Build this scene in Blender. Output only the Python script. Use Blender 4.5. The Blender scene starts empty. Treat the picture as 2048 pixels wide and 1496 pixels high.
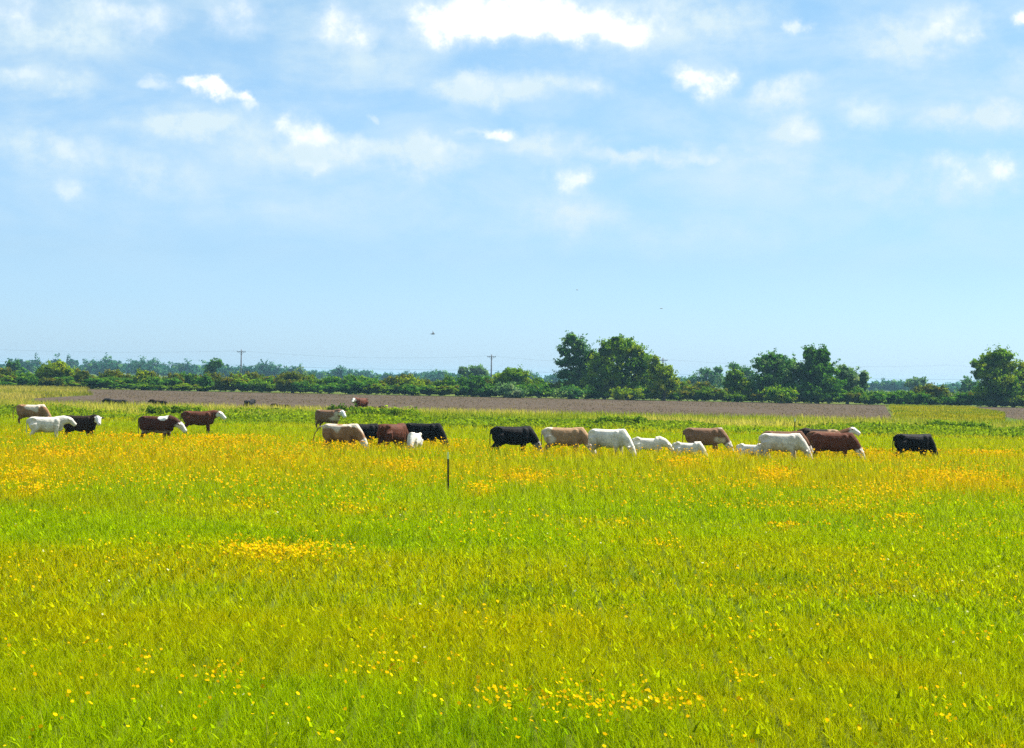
import bpy, math, random
import numpy as np
from mathutils import Vector, Matrix

C = bpy.context.scene.collection
SC = bpy.context.scene
R = math.radians
PI = math.pi
V3 = Vector

# ------------------------------------------------------------------ camera
F = 4400.0            # focal length in photograph pixels (2048 wide)
EYE = 3.35
ROLL = 0.02
PITCH = 10.0 / F
cam_d = bpy.data.cameras.new('camera')
cam_d.sensor_width = 36.0
cam_d.lens = 36.0 * F / 2048.0
cam_d.clip_start = 0.5
cam_d.clip_end = 30000
cam = bpy.data.objects.new('camera', cam_d)
C.objects.link(cam)
FWD = V3((0, math.cos(PITCH), math.sin(PITCH)))
UP0 = V3((0, -math.sin(PITCH), math.cos(PITCH)))
RT0 = V3((1, 0, 0))
RT = RT0 * math.cos(ROLL) + UP0 * math.sin(ROLL)
UP = UP0 * math.cos(ROLL) - RT0 * math.sin(ROLL)
cam.matrix_world = Matrix(((RT.x, UP.x, -FWD.x, 0), (RT.y, UP.y, -FWD.y, 0), (RT.z, UP.z, -FWD.z, EYE), (0, 0, 0, 1)))
SC.camera = cam

# ------------------------------------------------------------------ exposure
SC.view_settings.view_transform = 'Standard'
SC.view_settings.look = 'None'
SC.view_settings.gamma = 1.0
SC.view_settings.exposure = 1.25
SC.cycles.max_bounces = 5
SC.cycles.diffuse_bounces = 3
SC.cycles.transmission_bounces = 3
SC.cycles.glossy_bounces = 2
SC.cycles.volume_bounces = 0
SC.cycles.use_denoising = False
SC.cycles.sample_clamp_indirect = 6.0

# ------------------------------------------------------------------ sun
SUN = V3((0.52, 0.31, 0.80)).normalized()
SUN_EL = math.asin(SUN.z)
SUN_AZ = math.atan2(SUN.x, SUN.y)
sd = bpy.data.lights.new('sun', 'SUN')
sd.energy = 5.0
sd.angle = R(0.5)
sd.color = (1.0, 0.95, 0.87)
so = bpy.data.objects.new('sun', sd)
C.objects.link(so)
so.location = (40, 60, 120)
so.rotation_euler = (-SUN).to_track_quat('-Z', 'Y').to_euler()

# ------------------------------------------------------------------ world sky with clouds
world = bpy.data.worlds.new('World')
SC.world = world
world.use_nodes = True
wt = world.node_tree
wt.nodes.clear()


class NT:
    """a tiny node-graph writer"""
    def __init__(self, nt):
        self.nt = nt

    def node(self, kind, **kw):
        n = self.nt.nodes.new(kind)
        for k, v in kw.items():
            setattr(n, k, v)
        return n

    def put(self, sock, v):
        if hasattr(v, 'is_output'):
            self.nt.links.new(v, sock)
        else:
            sock.default_value = v

    def math(self, op, a, b=None, c=None, clamp=False):
        n = self.node('ShaderNodeMath', operation=op, use_clamp=clamp)
        self.put(n.inputs[0], a)
        if b is not None: self.put(n.inputs[1], b)
        if c is not None: self.put(n.inputs[2], c)
        return n.outputs[0]

    def vmath(self, op, a, b=None):
        n = self.node('ShaderNodeVectorMath', operation=op)
        self.put(n.inputs[0], a)
        if b is not None: self.put(n.inputs[1], b)
        return n.outputs['Value'] if op in ('LENGTH', 'DOT_PRODUCT') else n.outputs[0]

    def noise(self, vec, scale, detail=4.0, rough=0.55, dist=0.0, color=False, dims='3D'):
        n = self.node('ShaderNodeTexNoise', noise_dimensions=dims)
        if vec is not None: self.put(n.inputs['Vector'], vec)
        n.inputs['Scale'].default_value = scale
        n.inputs['Detail'].default_value = detail
        n.inputs['Roughness'].default_value = rough
        n.inputs['Distortion'].default_value = dist
        return n.outputs['Color'] if color else n.outputs[0]

    def ramp(self, v, lo, hi, a=0.0, b=1.0, smooth=True):
        n = self.node('ShaderNodeMapRange')
        if smooth: n.interpolation_type = 'SMOOTHSTEP'
        self.put(n.inputs[0], v)
        for i, x in enumerate((lo, hi, a, b)):
            self.put(n.inputs[i + 1], x)
        return n.outputs[0]

    def mix(self, f, a, b, mode='MIX'):
        n = self.node('ShaderNodeMix', data_type='RGBA', blend_type=mode)
        self.put(n.inputs[0], f)
        self.put(n.inputs[6], a)
        self.put(n.inputs[7], b)
        return n.outputs[2]


def build_world():
    g = NT(wt)
    out = g.node('ShaderNodeOutputWorld')
    bg = g.node('ShaderNodeBackground')
    wt.links.new(bg.outputs[0], out.inputs[0])
    sky = g.node('ShaderNodeTexSky', sky_type='NISHITA')
    sky.sun_disc = False
    sky.sun_elevation = SUN_EL
    sky.sun_rotation = SUN_AZ
    sky.air_density = 1.0
    sky.dust_density = 0.6
    sky.ozone_density = 2.0
    tc = g.node('ShaderNodeTexCoord')
    sep = g.node('ShaderNodeSeparateXYZ')
    wt.links.new(tc.outputs['Generated'], sep.inputs[0])
    X, Y, Z = sep.outputs
    az = g.math('ARCTAN2', X, Y)          # compass direction, 0 = north (+Y)
    el = g.math('ARCSINE', Z)
    cmb = g.node('ShaderNodeCombineXYZ')
    wt.links.new(az, cmb.inputs[0]); wt.links.new(el, cmb.inputs[1])
    P = cmb.outputs[0]
    # wind-torn edges
    n1 = g.noise(P, 26.0, 5.0, 0.6, color=True)
    n2 = g.noise(P, 90.0, 4.0, 0.6, color=True)
    d1 = g.vmath('MULTIPLY', g.vmath('SUBTRACT', n1, (0.5, 0.5, 0.5)), (0.034, 0.018, 0))
    d2 = g.vmath('MULTIPLY', g.vmath('SUBTRACT', n2, (0.5, 0.5, 0.5)), (0.017, 0.011, 0))
    Q = g.vmath('ADD', g.vmath('ADD', P, d1), d2)

    def blob(px, py, rx, ry, amp, core=0.15):
        a = (px - 1024) / F
        e = (758 - py) / F + ROLL * (px - 1024) / F
        q = g.vmath('SUBTRACT', Q, (a, e, 0))
        q = g.vmath('MULTIPLY', q, (F / rx, F / ry, 0))
        l = g.vmath('LENGTH', q)
        return g.ramp(l, 1.25, core, 0.0, amp)
    hard = [(1010, 40, 250, 62, 1.15), (900, 60, 130, 50, .6), (1180, 60, 150, 40, .75), (680, 60, 75, 50, .8), (395, 170, 34, 12, .8), (425, 184, 36, 15, .9), (455, 202, 36, 18, .9), (488, 224, 28, 20, .7), (1390, 165, 55, 42, .85), (600, 262, 60, 36, .75),
            (985, 262, 36, 22, .75), (1130, 358, 50, 32, .75), (1950, 352, 85, 42, .72), (1900, 75, 60, 42, .6),
            (2030, 65, 36, 20, .95), (290, 50, 70, 40, .5), (455, 45, 75, 50, .6), (690, 292, 70, 30, .5), (1725, 235, 60, 34, .45), (140, 375, 45, 28, .45),
            (1590, 68, 32, 22, .55), (1540, 180, 50, 20, .45), (1600, 255, 40, 26, .45), (880, 290, 50, 22, .4), (620, 330, 50, 16, .35), (960, 165, 80, 22, .4), (1160, 180, 36, 16, .35), (1380, 318, 40, 14, .3), (1990, 250, 44, 24, .35), (60, 160, 50, 18, .35), (150, 300, 60, 24, .35), (1820, 70, 50, 40, .35), (320, 170, 36, 16, .5), (745, 226, 16, 10, .4), (210, 30, 50, 28, .5), (30, 40, 70, 40, .5), (1345, 150, 40, 16, .4), (1280, 55, 60, 60, .45), (930, 255, 36, 10, .4)]
    soft = [(110, 65, 240, 75, .36), (380, 255, 170, 40, .45), (620, 310, 200, 45, .45), (850, 310, 110, 50, .42), (960, 175, 150, 36, .55), (1150, 180, 90, 30, .35),
            (100, 310, 170, 50, .36), (310, 350, 110, 60, .28), (1090, 290, 120, 40, .36), (1130, 420, 110, 50, .34), (1290, 310, 170, 22, .4), (1540, 195, 110, 40, .42),
            (1590, 262, 90, 34, .5), (1800, 95, 140, 65, .45), (1930, 250, 160, 34, .45), (1850, 370, 200, 50, .30), (1560, 340, 240, 70, .18), (80, 170, 150, 35, .4),
            (1330, 70, 300, 90, .14), (700, 130, 200, 80, .2), (1050, 20, 420, 110, .2), (520, 420, 500, 60, .12), (1300, 470, 500, 50, .12), (2000, 150, 120, 60, .25), (1450, 30, 150, 60, .2)]
    acc = None
    for b in hard:
        v = blob(*b, core=0.30)
        acc = v if acc is None else g.math('ADD', acc, v)
    sft = None
    for b in soft:
        v = blob(*b, core=0.0)
        sft = v if sft is None else g.math('ADD', sft, v)
    fine = g.noise(P, 60.0, 6.0, 0.62)
    tex = g.ramp(fine, 0.30, 0.66, 0.55, 1.12)
    acc = g.math('MULTIPLY', g.math('MULTIPLY', acc, tex), 0.95)
    sft = g.math('MULTIPLY', sft, g.ramp(fine, 0.34, 0.66, 0.65, 2.0))
    # cirrus veil over the whole vault
    st = g.vmath('MULTIPLY', P, (1.0, 2.6, 1.0))
    veil = g.noise(st, 14.0, 5.0, 0.6, 0.3)
    veil = g.math('MULTIPLY', g.ramp(veil, 0.32, 0.72, 0.26, 0.66), g.ramp(el, 0.02, 0.10))
    # cumulus outside the part of the vault we look at
    away = g.ramp(g.math('ABSOLUTE', az), 0.26, 0.40)
    away = g.math('MAXIMUM', away, g.ramp(el, 0.19, 0.26))
    far = g.math('MULTIPLY', g.ramp(g.noise(st, 7.0, 6.0, 0.6), 0.5, 0.68, 0.0, 0.8), away)
    far = g.math('MULTIPLY', far, g.ramp(el, 0.02, 0.08))
    thin = g.math('ADD', sft, veil, clamp=True)
    cloud = g.math('ADD', acc, far, clamp=True)
    # the clear sky: the air near the ground is pale, bluer higher up
    tint = g.mix(g.ramp(el, 0.0, 0.055, 0, 1, False), (0.80, 1.17, 1.90, 1), (0.64, 0.91, 1.33, 1))
    tint = g.mix(g.ramp(el, 0.055, 0.17, 0, 1, False), tint, (0.50, 0.87, 1.10, 1))
    clear = g.mix(1.0, sky.outputs[0], tint, 'MULTIPLY')
    col = g.mix(thin, clear, (5.5, 6.8, 7.5, 1))
    body = g.mix(g.ramp(g.math('ADD', acc, g.math('MULTIPLY', g.math('SUBTRACT', fine, 0.5), 0.8)), 0.15, 1.0), (6.3, 7.3, 8.1, 1), (9.2, 9.2, 9.3, 1))
    col = g.mix(cloud, col, body)
    wt.links.new(col, bg.inputs[0])
    bg.inputs[1].default_value = 0.055


build_world()

# ------------------------------------------------------------------ helpers
rng = np.random.default_rng(7)
random.seed(7)


def pix_ray(px, py):
    d = RT * ((px - 1024) / F) + UP * (-(py - 748) / F) + FWD
    return d


def on_height(px, py, z):
    """the point at height z that lies in the direction of a photograph pixel"""
    d = pix_ray(px, py)
    t = (z - EYE) / d.z
    return V3((d.x * t, d.y * t, z))


def on_dist(px, py, dist):
    d = pix_ray(px, py)
    t = dist / d.y
    return V3((d.x * t, dist, EYE + d.z * t))


def ground_x(px, dist, z=0.0):
    return dist * (px - 1024) / F - (z - EYE) * ROLL


def tag(o, label=None, cat=None, group=None, kind=None):
    if label: o['label'] = label
    if cat: o['category'] = cat
    if group: o['group'] = group
    if kind: o['kind'] = kind
    return o


def link(name, me, mat=None, parent=None):
    o = bpy.data.objects.new(name, me)
    C.objects.link(o)
    if mat is not None and me is not None:
        me.materials.append(mat)
    if parent is not None:
        o.parent = parent
    return o


def empty(name, loc=(0, 0, 0), rz=0.0):
    o = bpy.data.objects.new(name, None)
    C.objects.link(o)
    o.location = loc
    o.rotation_euler = (0, 0, rz)
    o.empty_display_size = 0.3
    return o


def np_mesh(name, verts, faces, col=None, smooth=False):
    """verts (n,3), faces (m,k) with constant k, col (n,3) linear"""
    me = bpy.data.meshes.new(name)
    verts = np.ascontiguousarray(verts, dtype=np.float32)
    faces = np.ascontiguousarray(faces, dtype=np.int32)
    m, k = faces.shape
    me.vertices.add(len(verts))
    me.vertices.foreach_set('co', verts.ravel())
    me.loops.add(m * k)
    me.loops.foreach_set('vertex_index', faces.ravel())
    me.polygons.add(m)
    me.polygons.foreach_set('loop_start', np.arange(0, m * k, k, dtype=np.int32))
    try:
        me.polygons.foreach_set('loop_total', np.full(m, k, dtype=np.int32))
    except Exception:
        pass
    me.update(calc_edges=True)
    if smooth:
        me.polygons.foreach_set('use_smooth', np.ones(m, dtype=bool))
    if col is not None:
        at = me.color_attributes.new('tone', 'FLOAT_COLOR', 'POINT')
        c4 = np.ones((len(verts), 4), dtype=np.float32)
        c4[:, :3] = col
        at.data.foreach_set('color', c4.ravel())
    return me


def hash2(ix, iy, seed):
    h = (ix.astype(np.int64) * 374761393 + iy.astype(np.int64) * 668265263 + seed * 144665) & 0x7fffffff
    h = ((h ^ (h >> 13)) * 1274126177) & 0x7fffffff
    return ((h ^ (h >> 16)) & 0xffff) / 65535.0


def vnoise(x, y, scale, seed=0):
    x = np.asarray(x) / scale
    y = np.asarray(y) / scale
    ix, iy = np.floor(x), np.floor(y)
    fx, fy = x - ix, y - iy
    fx = fx * fx * (3 - 2 * fx); fy = fy * fy * (3 - 2 * fy)
    a, b = hash2(ix, iy, seed), hash2(ix + 1, iy, seed)
    c, d = hash2(ix, iy + 1, seed), hash2(ix + 1, iy + 1, seed)
    return (a * (1 - fx) + b * fx) * (1 - fy) + (c * (1 - fx) + d * fx) * fy


def fbm(x, y, scale, seed=0, oct=3):
    s, a, t = 0, 1.0, 0
    for i in range(oct):
        s = s + a * vnoise(x, y, scale / 2 ** i, seed + i * 17)
        t += a
        a *= 0.55
    return s / t


# ------------------------------------------------------------------ materials
def new_mat(name):
    m = bpy.data.materials.new(name)
    m.use_nodes = True
    m.node_tree.nodes.clear()
    return m, NT(m.node_tree)


def leaf_mat(name, trans=0.35, spec=0.2, rough=0.6, gain=1.0):
    """thin leaves and blades: the tone of each comes from its own mesh, light passes through a little"""
    m, g = new_mat(name)
    out = g.node('ShaderNodeOutputMaterial')
    at = g.node('ShaderNodeAttribute', attribute_name='tone')
    col = at.outputs['Color']
    p = g.node('ShaderNodeBsdfPrincipled')
    g.put(p.inputs['Base Color'], col)
    p.inputs['Roughness'].default_value = rough
    p.inputs['Specular IOR Level'].default_value = spec
    t = g.node('ShaderNodeBsdfTranslucent')
    g.put(t.inputs['Color'], g.mix(1.0, col, (1.25, 1.25, 0.7, 1), 'MULTIPLY'))
    mx = g.node('ShaderNodeMixShader')
    mx.inputs[0].default_value = trans
    g.nt.links.new(p.outputs[0], mx.inputs[1])
    g.nt.links.new(t.outputs[0], mx.inputs[2])
    g.nt.links.new(mx.outputs[0], out.inputs[0])
    return m


def plain_mat(name, a, b, scale=6.0, rough=0.8, bump=0.0, spec=0.3, stretch=(1, 1, 1)):
    m, g = new_mat(name)
    out = g.node('ShaderNodeOutputMaterial')
    tc = g.node('ShaderNodeTexCoord')
    v = g.vmath('MULTIPLY', tc.outputs['Object'], stretch)
    n = g.noise(v, scale, 5.0, 0.6)
    p = g.node('ShaderNodeBsdfPrincipled')
    g.put(p.inputs['Base Color'], g.mix(g.ramp(n, 0.3, 0.7), a + (1,), b + (1,)))
    p.inputs['Roughness'].default_value = rough
    p.inputs['Specular IOR Level'].default_value = spec
    if bump:
        bn = g.node('ShaderNodeBump')
        bn.inputs['Strength'].default_value = bump
        g.put(bn.inputs['Height'], n)
        g.nt.links.new(bn.outputs[0], p.inputs['Normal'])
    g.nt.links.new(p.outputs[0], out.inputs[0])
    return m


M_GRASS = leaf_mat('grass_blades', 0.45, 0.0)
M_PETAL = leaf_mat('petals', 0.35, 0.0)
M_LEAF = leaf_mat('tree_leaves', 0.50, 0.0, 0.6)
M_BARK = plain_mat('bark', (0.05, 0.04, 0.03), (0.12, 0.10, 0.08), 3.0, 0.9, 0.4)
M_POLE = plain_mat('weathered_pole_wood', (0.10, 0.10, 0.12), (0.17, 0.17, 0.19), 4.0, 0.85, 0.2)
M_WIRE = plain_mat('wire_aluminium', (0.16, 0.18, 0.20), (0.22, 0.24, 0.26), 2.0, 0.6)
M_STEEL = plain_mat('dark_green_steel', (0.008, 0.010, 0.008), (0.018, 0.02, 0.015), 30.0, 0.6, 0.1)
M_TIP = plain_mat('pale_paint', (0.72, 0.78, 0.30), (0.84, 0.86, 0.42), 20.0, 0.5)
M_TIPW = plain_mat('white_paint', (0.72, 0.74, 0.66), (0.82, 0.83, 0.78), 20.0, 0.5)
M_BIRD = plain_mat('dark_plumage', (0.05, 0.06, 0.07), (0.12, 0.13, 0.14), 20.0, 0.8)
M_GREYBIRD = plain_mat('grey_plumage', (0.22, 0.27, 0.28), (0.32, 0.36, 0.36), 20.0, 0.8)
M_CERAMIC = plain_mat('glazed_insulator', (0.18, 0.16, 0.16), (0.26, 0.24, 0.23), 10.0, 0.3)

# ------------------------------------------------------------------ ground
def ground_mat():
    m, g = new_mat('pasture_soil_and_turf')
    out = g.node('ShaderNodeOutputMaterial')
    tc = g.node('ShaderNodeTexCoord')
    P = tc.outputs['Object']
    n = g.noise(P, 0.06, 6.0, 0.6)
    n2 = g.noise(P, 1.6, 6.0, 0.7)
    a = g.mix(g.ramp(n, 0.35, 0.65), (0.060, 0.105, 0.004, 1), (0.115, 0.120, 0.005, 1))
    a = g.mix(g.ramp(n2, 0.3, 0.7, 0.0, 0.6), a, (0.03, 0.06, 0.003, 1))
    p = g.node('ShaderNodeBsdfPrincipled')
    g.put(p.inputs['Base Color'], a)
    p.inputs['Roughness'].default_value = 0.95
    p.inputs['Specular IOR Level'].default_value = 0.1
    g.nt.links.new(p.outputs[0], out.inputs[0])
    return m


def soil_mat():
    m, g = new_mat('ploughed_soil')
    out = g.node('ShaderNodeOutputMaterial')
    tc = g.node('ShaderNodeTexCoord')
    P = g.vmath('MULTIPLY', tc.outputs['Object'], (1.0, 0.35, 1.0))
    n = g.noise(P, 0.9, 6.0, 0.7)
    n2 = g.noise(P, 0.05, 4.0, 0.6)
    a = g.mix(g.ramp(n, 0.3, 0.7), (0.050, 0.036, 0.025, 1), (0.090, 0.066, 0.044, 1))
    a = g.mix(g.ramp(n2, 0.45, 0.75, 0.0, 0.45), a, (0.090, 0.068, 0.036, 1))
    p = g.node('ShaderNodeBsdfPrincipled')
    g.put(p.inputs['Base Color'], a)
    p.inputs['Roughness'].default_value = 1.0
    p.inputs['Specular IOR Level'].default_value = 0.05
    b = g.node('ShaderNodeBump')
    b.inputs['Strength'].default_value = 0.5
    b.inputs['Distance'].default_value = 0.15
    g.put(b.inputs['Height'], n)
    g.nt.links.new(b.outputs[0], p.inputs['Normal'])
    g.nt.links.new(p.outputs[0], out.inputs[0])
    return m


def sheet(name, pts, z, mat):
    me = bpy.data.meshes.new(name)
    me.from_pydata([(x, y, z) for x, y in pts], [], [tuple(range(len(pts)))])
    me.update()
    o = link(name, me, mat)
    tag(o, kind='structure')
    return o


tag(sheet('ground', [(-5900, -280), (5900, -280), (5900, 7900), (-5900, 7900)], 0.0, ground_mat()),
    'flat green pasture ground running to the horizon', 'ground')
SOIL = soil_mat()


def gx(px, d): return ground_x(px, d)


BROWN_NEAR, BROWN_FAR = 196.0, 392.0
poly = [(gx(60, 196), 196), (gx(1792, 196), 196), (gx(1770, BROWN_FAR), BROWN_FAR), (gx(165, BROWN_FAR), BROWN_FAR), (gx(185, 300), 300), (gx(70, 255), 255)]
tag(sheet('ploughed_field', poly, 0.006, SOIL), 'long strip of bare brown ploughed soil before the hedge', 'field')
poly = [(gx(2060, 225), 225), (gx(2500, 225), 225), (gx(2500, 395), 395), (gx(1945, 395), 395), (gx(1960, 320), 320)]
tag(sheet('ploughed_field', poly, 0.006, SOIL), 'short piece of brown ploughed soil below the tree at the far right', 'field')

# ------------------------------------------------------------------ grass
def blades(P, h, w, az, lean, bend, col, segs, tipcol=None):
    """P (n,3) roots, heights, widths, directions; segs quads per blade"""
    n = len(P)
    dx, dy = np.cos(az), np.sin(az)
    sx, sy = -dy, dx
    rows = segs + 1
    V = np.zeros((n, rows, 2, 3), dtype=np.float32)
    CO = np.zeros((n, rows, 2, 3), dtype=np.float32)
    for r in range(rows):
        t = r / segs
        off = (lean * t + bend * t * t) * h
        z = h * t * np.sqrt(np.clip(1 - (lean * .6 + bend * .6 * t) ** 2, 0.2, 1))
        ww = w * (1 - 0.9 * t ** 1.3) * 0.5
        for s in (0, 1):
            sg = -1 if s == 0 else 1
            V[:, r, s, 0] = P[:, 0] + dx * off + sx * ww * sg
            V[:, r, s, 1] = P[:, 1] + dy * off + sy * ww * sg
            V[:, r, s, 2] = P[:, 2] + z
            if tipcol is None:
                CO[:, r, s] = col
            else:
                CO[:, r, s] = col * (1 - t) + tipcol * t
    idx = np.arange(n)[:, None] * (rows * 2)
    fs = []
    for r in range(segs):
        fs.append(np.concatenate([idx + r * 2, idx + r * 2 + 1, idx + r * 2 + 3, idx + r * 2 + 2], axis=1))
    return V.reshape(-1, 3), np.concatenate(fs, 0), CO.reshape(-1, 3)


def wedge(d0, d1, n, margin=1.18, extra=2.0):
    """n random points on the ground between two distances, a little wider than the view"""
    y = np.sqrt(rng.uniform(d0 ** 2, d1 ** 2, n))
    half = y * (1024 / F) * margin + extra
    x = rng.uniform(-1, 1, n) * half
    return x, y


G_GREEN = np.array([0.195, 0.280, 0.001])
G_DARK = np.array([0.065, 0.160, 0.002])
G_OLIVE = np.array([0.290, 0.275, 0.001])
G_LIME = np.array([0.330, 0.410, 0.004])
G_STRAW = np.array([0.42, 0.36, 0.10])


PATCH = [  # photograph px, py, half-width, half-height, heads
    (545, 1082, 95, 16, 420), (640, 1075, 80, 22, 120), (450, 1312, 60, 34, 42), (770, 1300, 80, 22, 34), (300, 1290, 40, 20, 16), (1180, 1370, 150, 30, 150), (1360, 1372, 60, 12, 30),
    (990, 1350, 50, 16, 26), (1500, 1325, 70, 22, 26), (1950, 1245, 80, 22, 24), (1480, 1230, 160, 30, 30), (960, 972, 30, 7, 160), (805, 930, 40, 7, 160), (60, 968, 40, 8, 150), (110, 907, 70, 9, 380),
    (440, 885, 110, 12, 620), (330, 905, 180, 12, 380), (690, 895, 90, 7, 420), (1050, 945, 60, 8, 220), (1370, 928, 50, 6, 300), (1550, 945, 45, 9, 420), (1480, 910, 170, 7, 500), (1760, 912, 140, 8, 620),
    (1910, 950, 130, 16, 1100), (1810, 1026, 30, 5, 60), (1570, 1038, 30, 5, 60), (500, 995, 40, 8, 60), (700, 1005, 50, 10, 60), (1990, 905, 60, 10, 360), (1760, 975, 60, 10, 160), (1690, 1000, 120, 12, 160),
    (1330, 1070, 60, 10, 36), (1230, 1030, 80, 10, 40), (860, 890, 120, 8, 420), (1130, 905, 110, 6, 260), (40, 940, 60, 10, 200), (900, 1290, 20, 8, 8), (1920, 1380, 70, 20, 14), (560, 910, 120, 12, 300), (1640, 905, 90, 6, 300), (240, 880, 120, 8, 300), (790, 878, 60, 5, 260)]
DRIFT = []
for _px, _py, _hw, _hh, _n in PATCH:
    if _py < 1100:
        a = on_height(_px, max(_py, 864 + .02 * (_px - 1024)), .36)
        b = on_height(_px + _hw, max(_py, 864 + .02 * (_px - 1024)), .36)
        c = on_height(_px, max(_py - _hh, 860 + .02 * (_px - 1024)), .36)
        DRIFT.append((a.x, a.y, max(.4, abs(b.x - a.x)), max(.8, abs(c.y - a.y)), min(1.0, _n / (_hw * _hh * .30))))


def turf_tone(x, y):
    n = len(x)
    # broad swathes lie across the view as the ground is seen so flat
    a = fbm(x, y, 9.0, 3)
    b = fbm(x, y, 2.2, 11)
    f = np.clip((a - 0.36) * 3.2 + (b - .5) * 1.2, 0, 1)[:, None]
    far = np.clip((y - 45) / 35, 0, 1)[:, None] * np.clip((150 - y) / 30, 0, 1)[:, None]
    f = np.clip(f * (1 - .35 * far) + .45 * far, 0, 1)
    c = G_GREEN * (1 - f) + G_OLIVE * f
    k = np.clip((fbm(x, y, 4.0, 29) - 0.60) * 5, 0, 1)[:, None] * (1 - far)
    c = c * (1 - k * .4) + G_DARK * k * .4
    amb = np.clip((fbm(x, y * .55, 6.0, 91) - .47) * 5, 0, 1)[:, None] * np.clip((y - 62) / 16, 0, 1)[:, None] * np.clip((107 - y) / 6, 0, 1)[:, None]
    amb = amb * .6
    for cx, cy, rx, ry, st in DRIFT:
        g_ = st * np.exp(-((x - cx) / rx) ** 2 - ((y - cy) / ry) ** 2)[:, None]
        amb = np.maximum(amb, g_ * (.6 + .6 * b[:, None]))
    amb = np.clip(amb, 0, 1)
    c = c * (1 - .6 * amb) + np.array([[.52, .27, .001]]) * .6 * amb
    r = rng.random((n, 1))
    c = np.where(r < 0.18, c * .45 + G_LIME * .55, c)
    c = np.where((r > 0.93), c * .65 + G_DARK * .35, c)
    return c * rng.uniform(0.72, 1.34, (n, 1))


def turf_height(x, y):
    return 0.15 + 0.15 * np.clip((y - 36) / 29, 0, 1) + 0.15 * fbm(x, y, 3.0, 41) + 0.24 * np.clip((y - 70) / 16, 0, 1) * np.clip((106 - y) / 9, 0, 1)


parts = []
def add_zone(d0, d1, n, w0, w1, segs, hs=1.0, extra=2.0):
    x, y = wedge(d0, d1, n, extra=extra)
    # clumped: shift towards tuft centres
    cell = 0.22 * (1 + y / 60)
    cx = (np.floor(x / cell) + hash2(np.floor(x / cell), np.floor(y / cell), 5)) * cell
    cy = (np.floor(y / cell) + hash2(np.floor(x / cell), np.floor(y / cell), 9)) * cell
    pull = rng.uniform(0, 0.55, n)
    x = x * (1 - pull) + cx * pull
    y = y * (1 - pull) + cy * pull
    h = turf_height(x, y) * rng.uniform(0.55, 1.15, n) * hs
    w = rng.uniform(w0, w1, n)
    az = rng.uniform(0, 2 * PI, n)
    lean = rng.uniform(0.05, 0.45, n)
    bend = rng.uniform(0.0, 0.75, n)
    c = turf_tone(x, y)
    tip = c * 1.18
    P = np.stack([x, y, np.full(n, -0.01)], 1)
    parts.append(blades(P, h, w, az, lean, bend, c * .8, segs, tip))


def flush(name, segs_parts):
    off = 0
    Vs, Fs, Cs = [], [], []
    for v, f, c in segs_parts:
        Vs.append(v); Fs.append(f + off); Cs.append(c)
        off += len(v)
    return np_mesh(name, np.concatenate(Vs), np.concatenate(Fs), np.concatenate(Cs))


add_zone(16.5, 30, 210000, 0.005, 0.014, 2)
add_zone(28, 48, 130000, 0.010, 0.026, 2)
add_zone(46, 80, 170000, 0.014, 0.030, 1)
add_zone(78, 135, 210000, 0.022, 0.050, 1)
add_zone(130, 205, 110000, 0.05, 0.10, 1, 0.75)
# broad weed leaves low in the sward near the viewer
x, y = wedge(16.5, 60, 60000)
keep = fbm(x, y, 3.0, 77) + rng.random(len(x)) * .35 > 0.62
x, y = x[keep], y[keep]
n = len(x)
P = np.stack([x, y, rng.uniform(0.06, 0.25, n)], 1)
parts.append(blades(P, rng.uniform(.05, .13, n), rng.uniform(.016, .042, n), rng.uniform(0, 6.28, n), rng.uniform(.3, .9, n), rng.uniform(.2, .8, n),
                    turf_tone(x, y) * np.array([[1.08, 1.1, 1.0]]) * rng.uniform(.7, 1.15, (n, 1)), 2))
# dry seed stalks standing a little above the sward
x, y = wedge(16.5, 90, 5000)
n = len(x)
P = np.stack([x, y, np.zeros(n)], 1)
parts.append(blades(P, turf_height(x, y) * rng.uniform(.9, 1.3, n), .006 + y * .00018, rng.uniform(0, 6.28, n), rng.uniform(.0, .35, n), rng.uniform(0, .4, n),
                    (G_STRAW * .6 + G_LIME * .4)[None] * rng.uniform(.6, 1.1, (n, 1)), 2))
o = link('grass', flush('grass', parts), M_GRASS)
tag(o, 'tall yellow-green meadow grass covering the whole pasture', 'grass', kind='stuff')

# ------------------------------------------------------------------ wildflowers
def discs(P, r, nrm, col, k=5):
    """small flower heads: k-sided cups facing nrm"""
    n = len(P)
    nrm = nrm / np.linalg.norm(nrm, axis=1, keepdims=True)
    ref = np.tile(np.array([[0.13, 0.97, 0.2]]), (n, 1))
    u = np.cross(nrm, ref); u /= np.linalg.norm(u, axis=1, keepdims=True)
    v = np.cross(nrm, u)
    V = np.zeros((n, k, 3))
    ph = rng.uniform(0, 6.28, n)
    for i in range(k):
        a = ph + 2 * PI * i / k
        rr = (r * rng.uniform(0.75, 1.2, n))[:, None]
        V[:, i] = P + (u * np.cos(a)[:, None] + v * np.sin(a)[:, None]) * rr + nrm * rr * rng.uniform(-.25, .25, (n, 1))
    idx = np.arange(n)[:, None] * k + np.arange(k)[None]
    return V.reshape(-1, 3), idx, np.repeat(col, k, 0)


fx, fy = [], []
for px, py, hw, hh, num in PATCH:
    num = int(num * (.6 if py < 1000 else .95))
    qx = px + rng.normal(0, .55, num) * hw
    qy = py + rng.normal(0, .55, num) * hh
    for a, b in zip(qx, qy):
        p = on_height(a, max(b, 862 + .02 * (a - 1024)), 0.36)
        fx.append(p.x); fy.append(p.y)
fx, fy = np.array(fx), np.array(fy)
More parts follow.
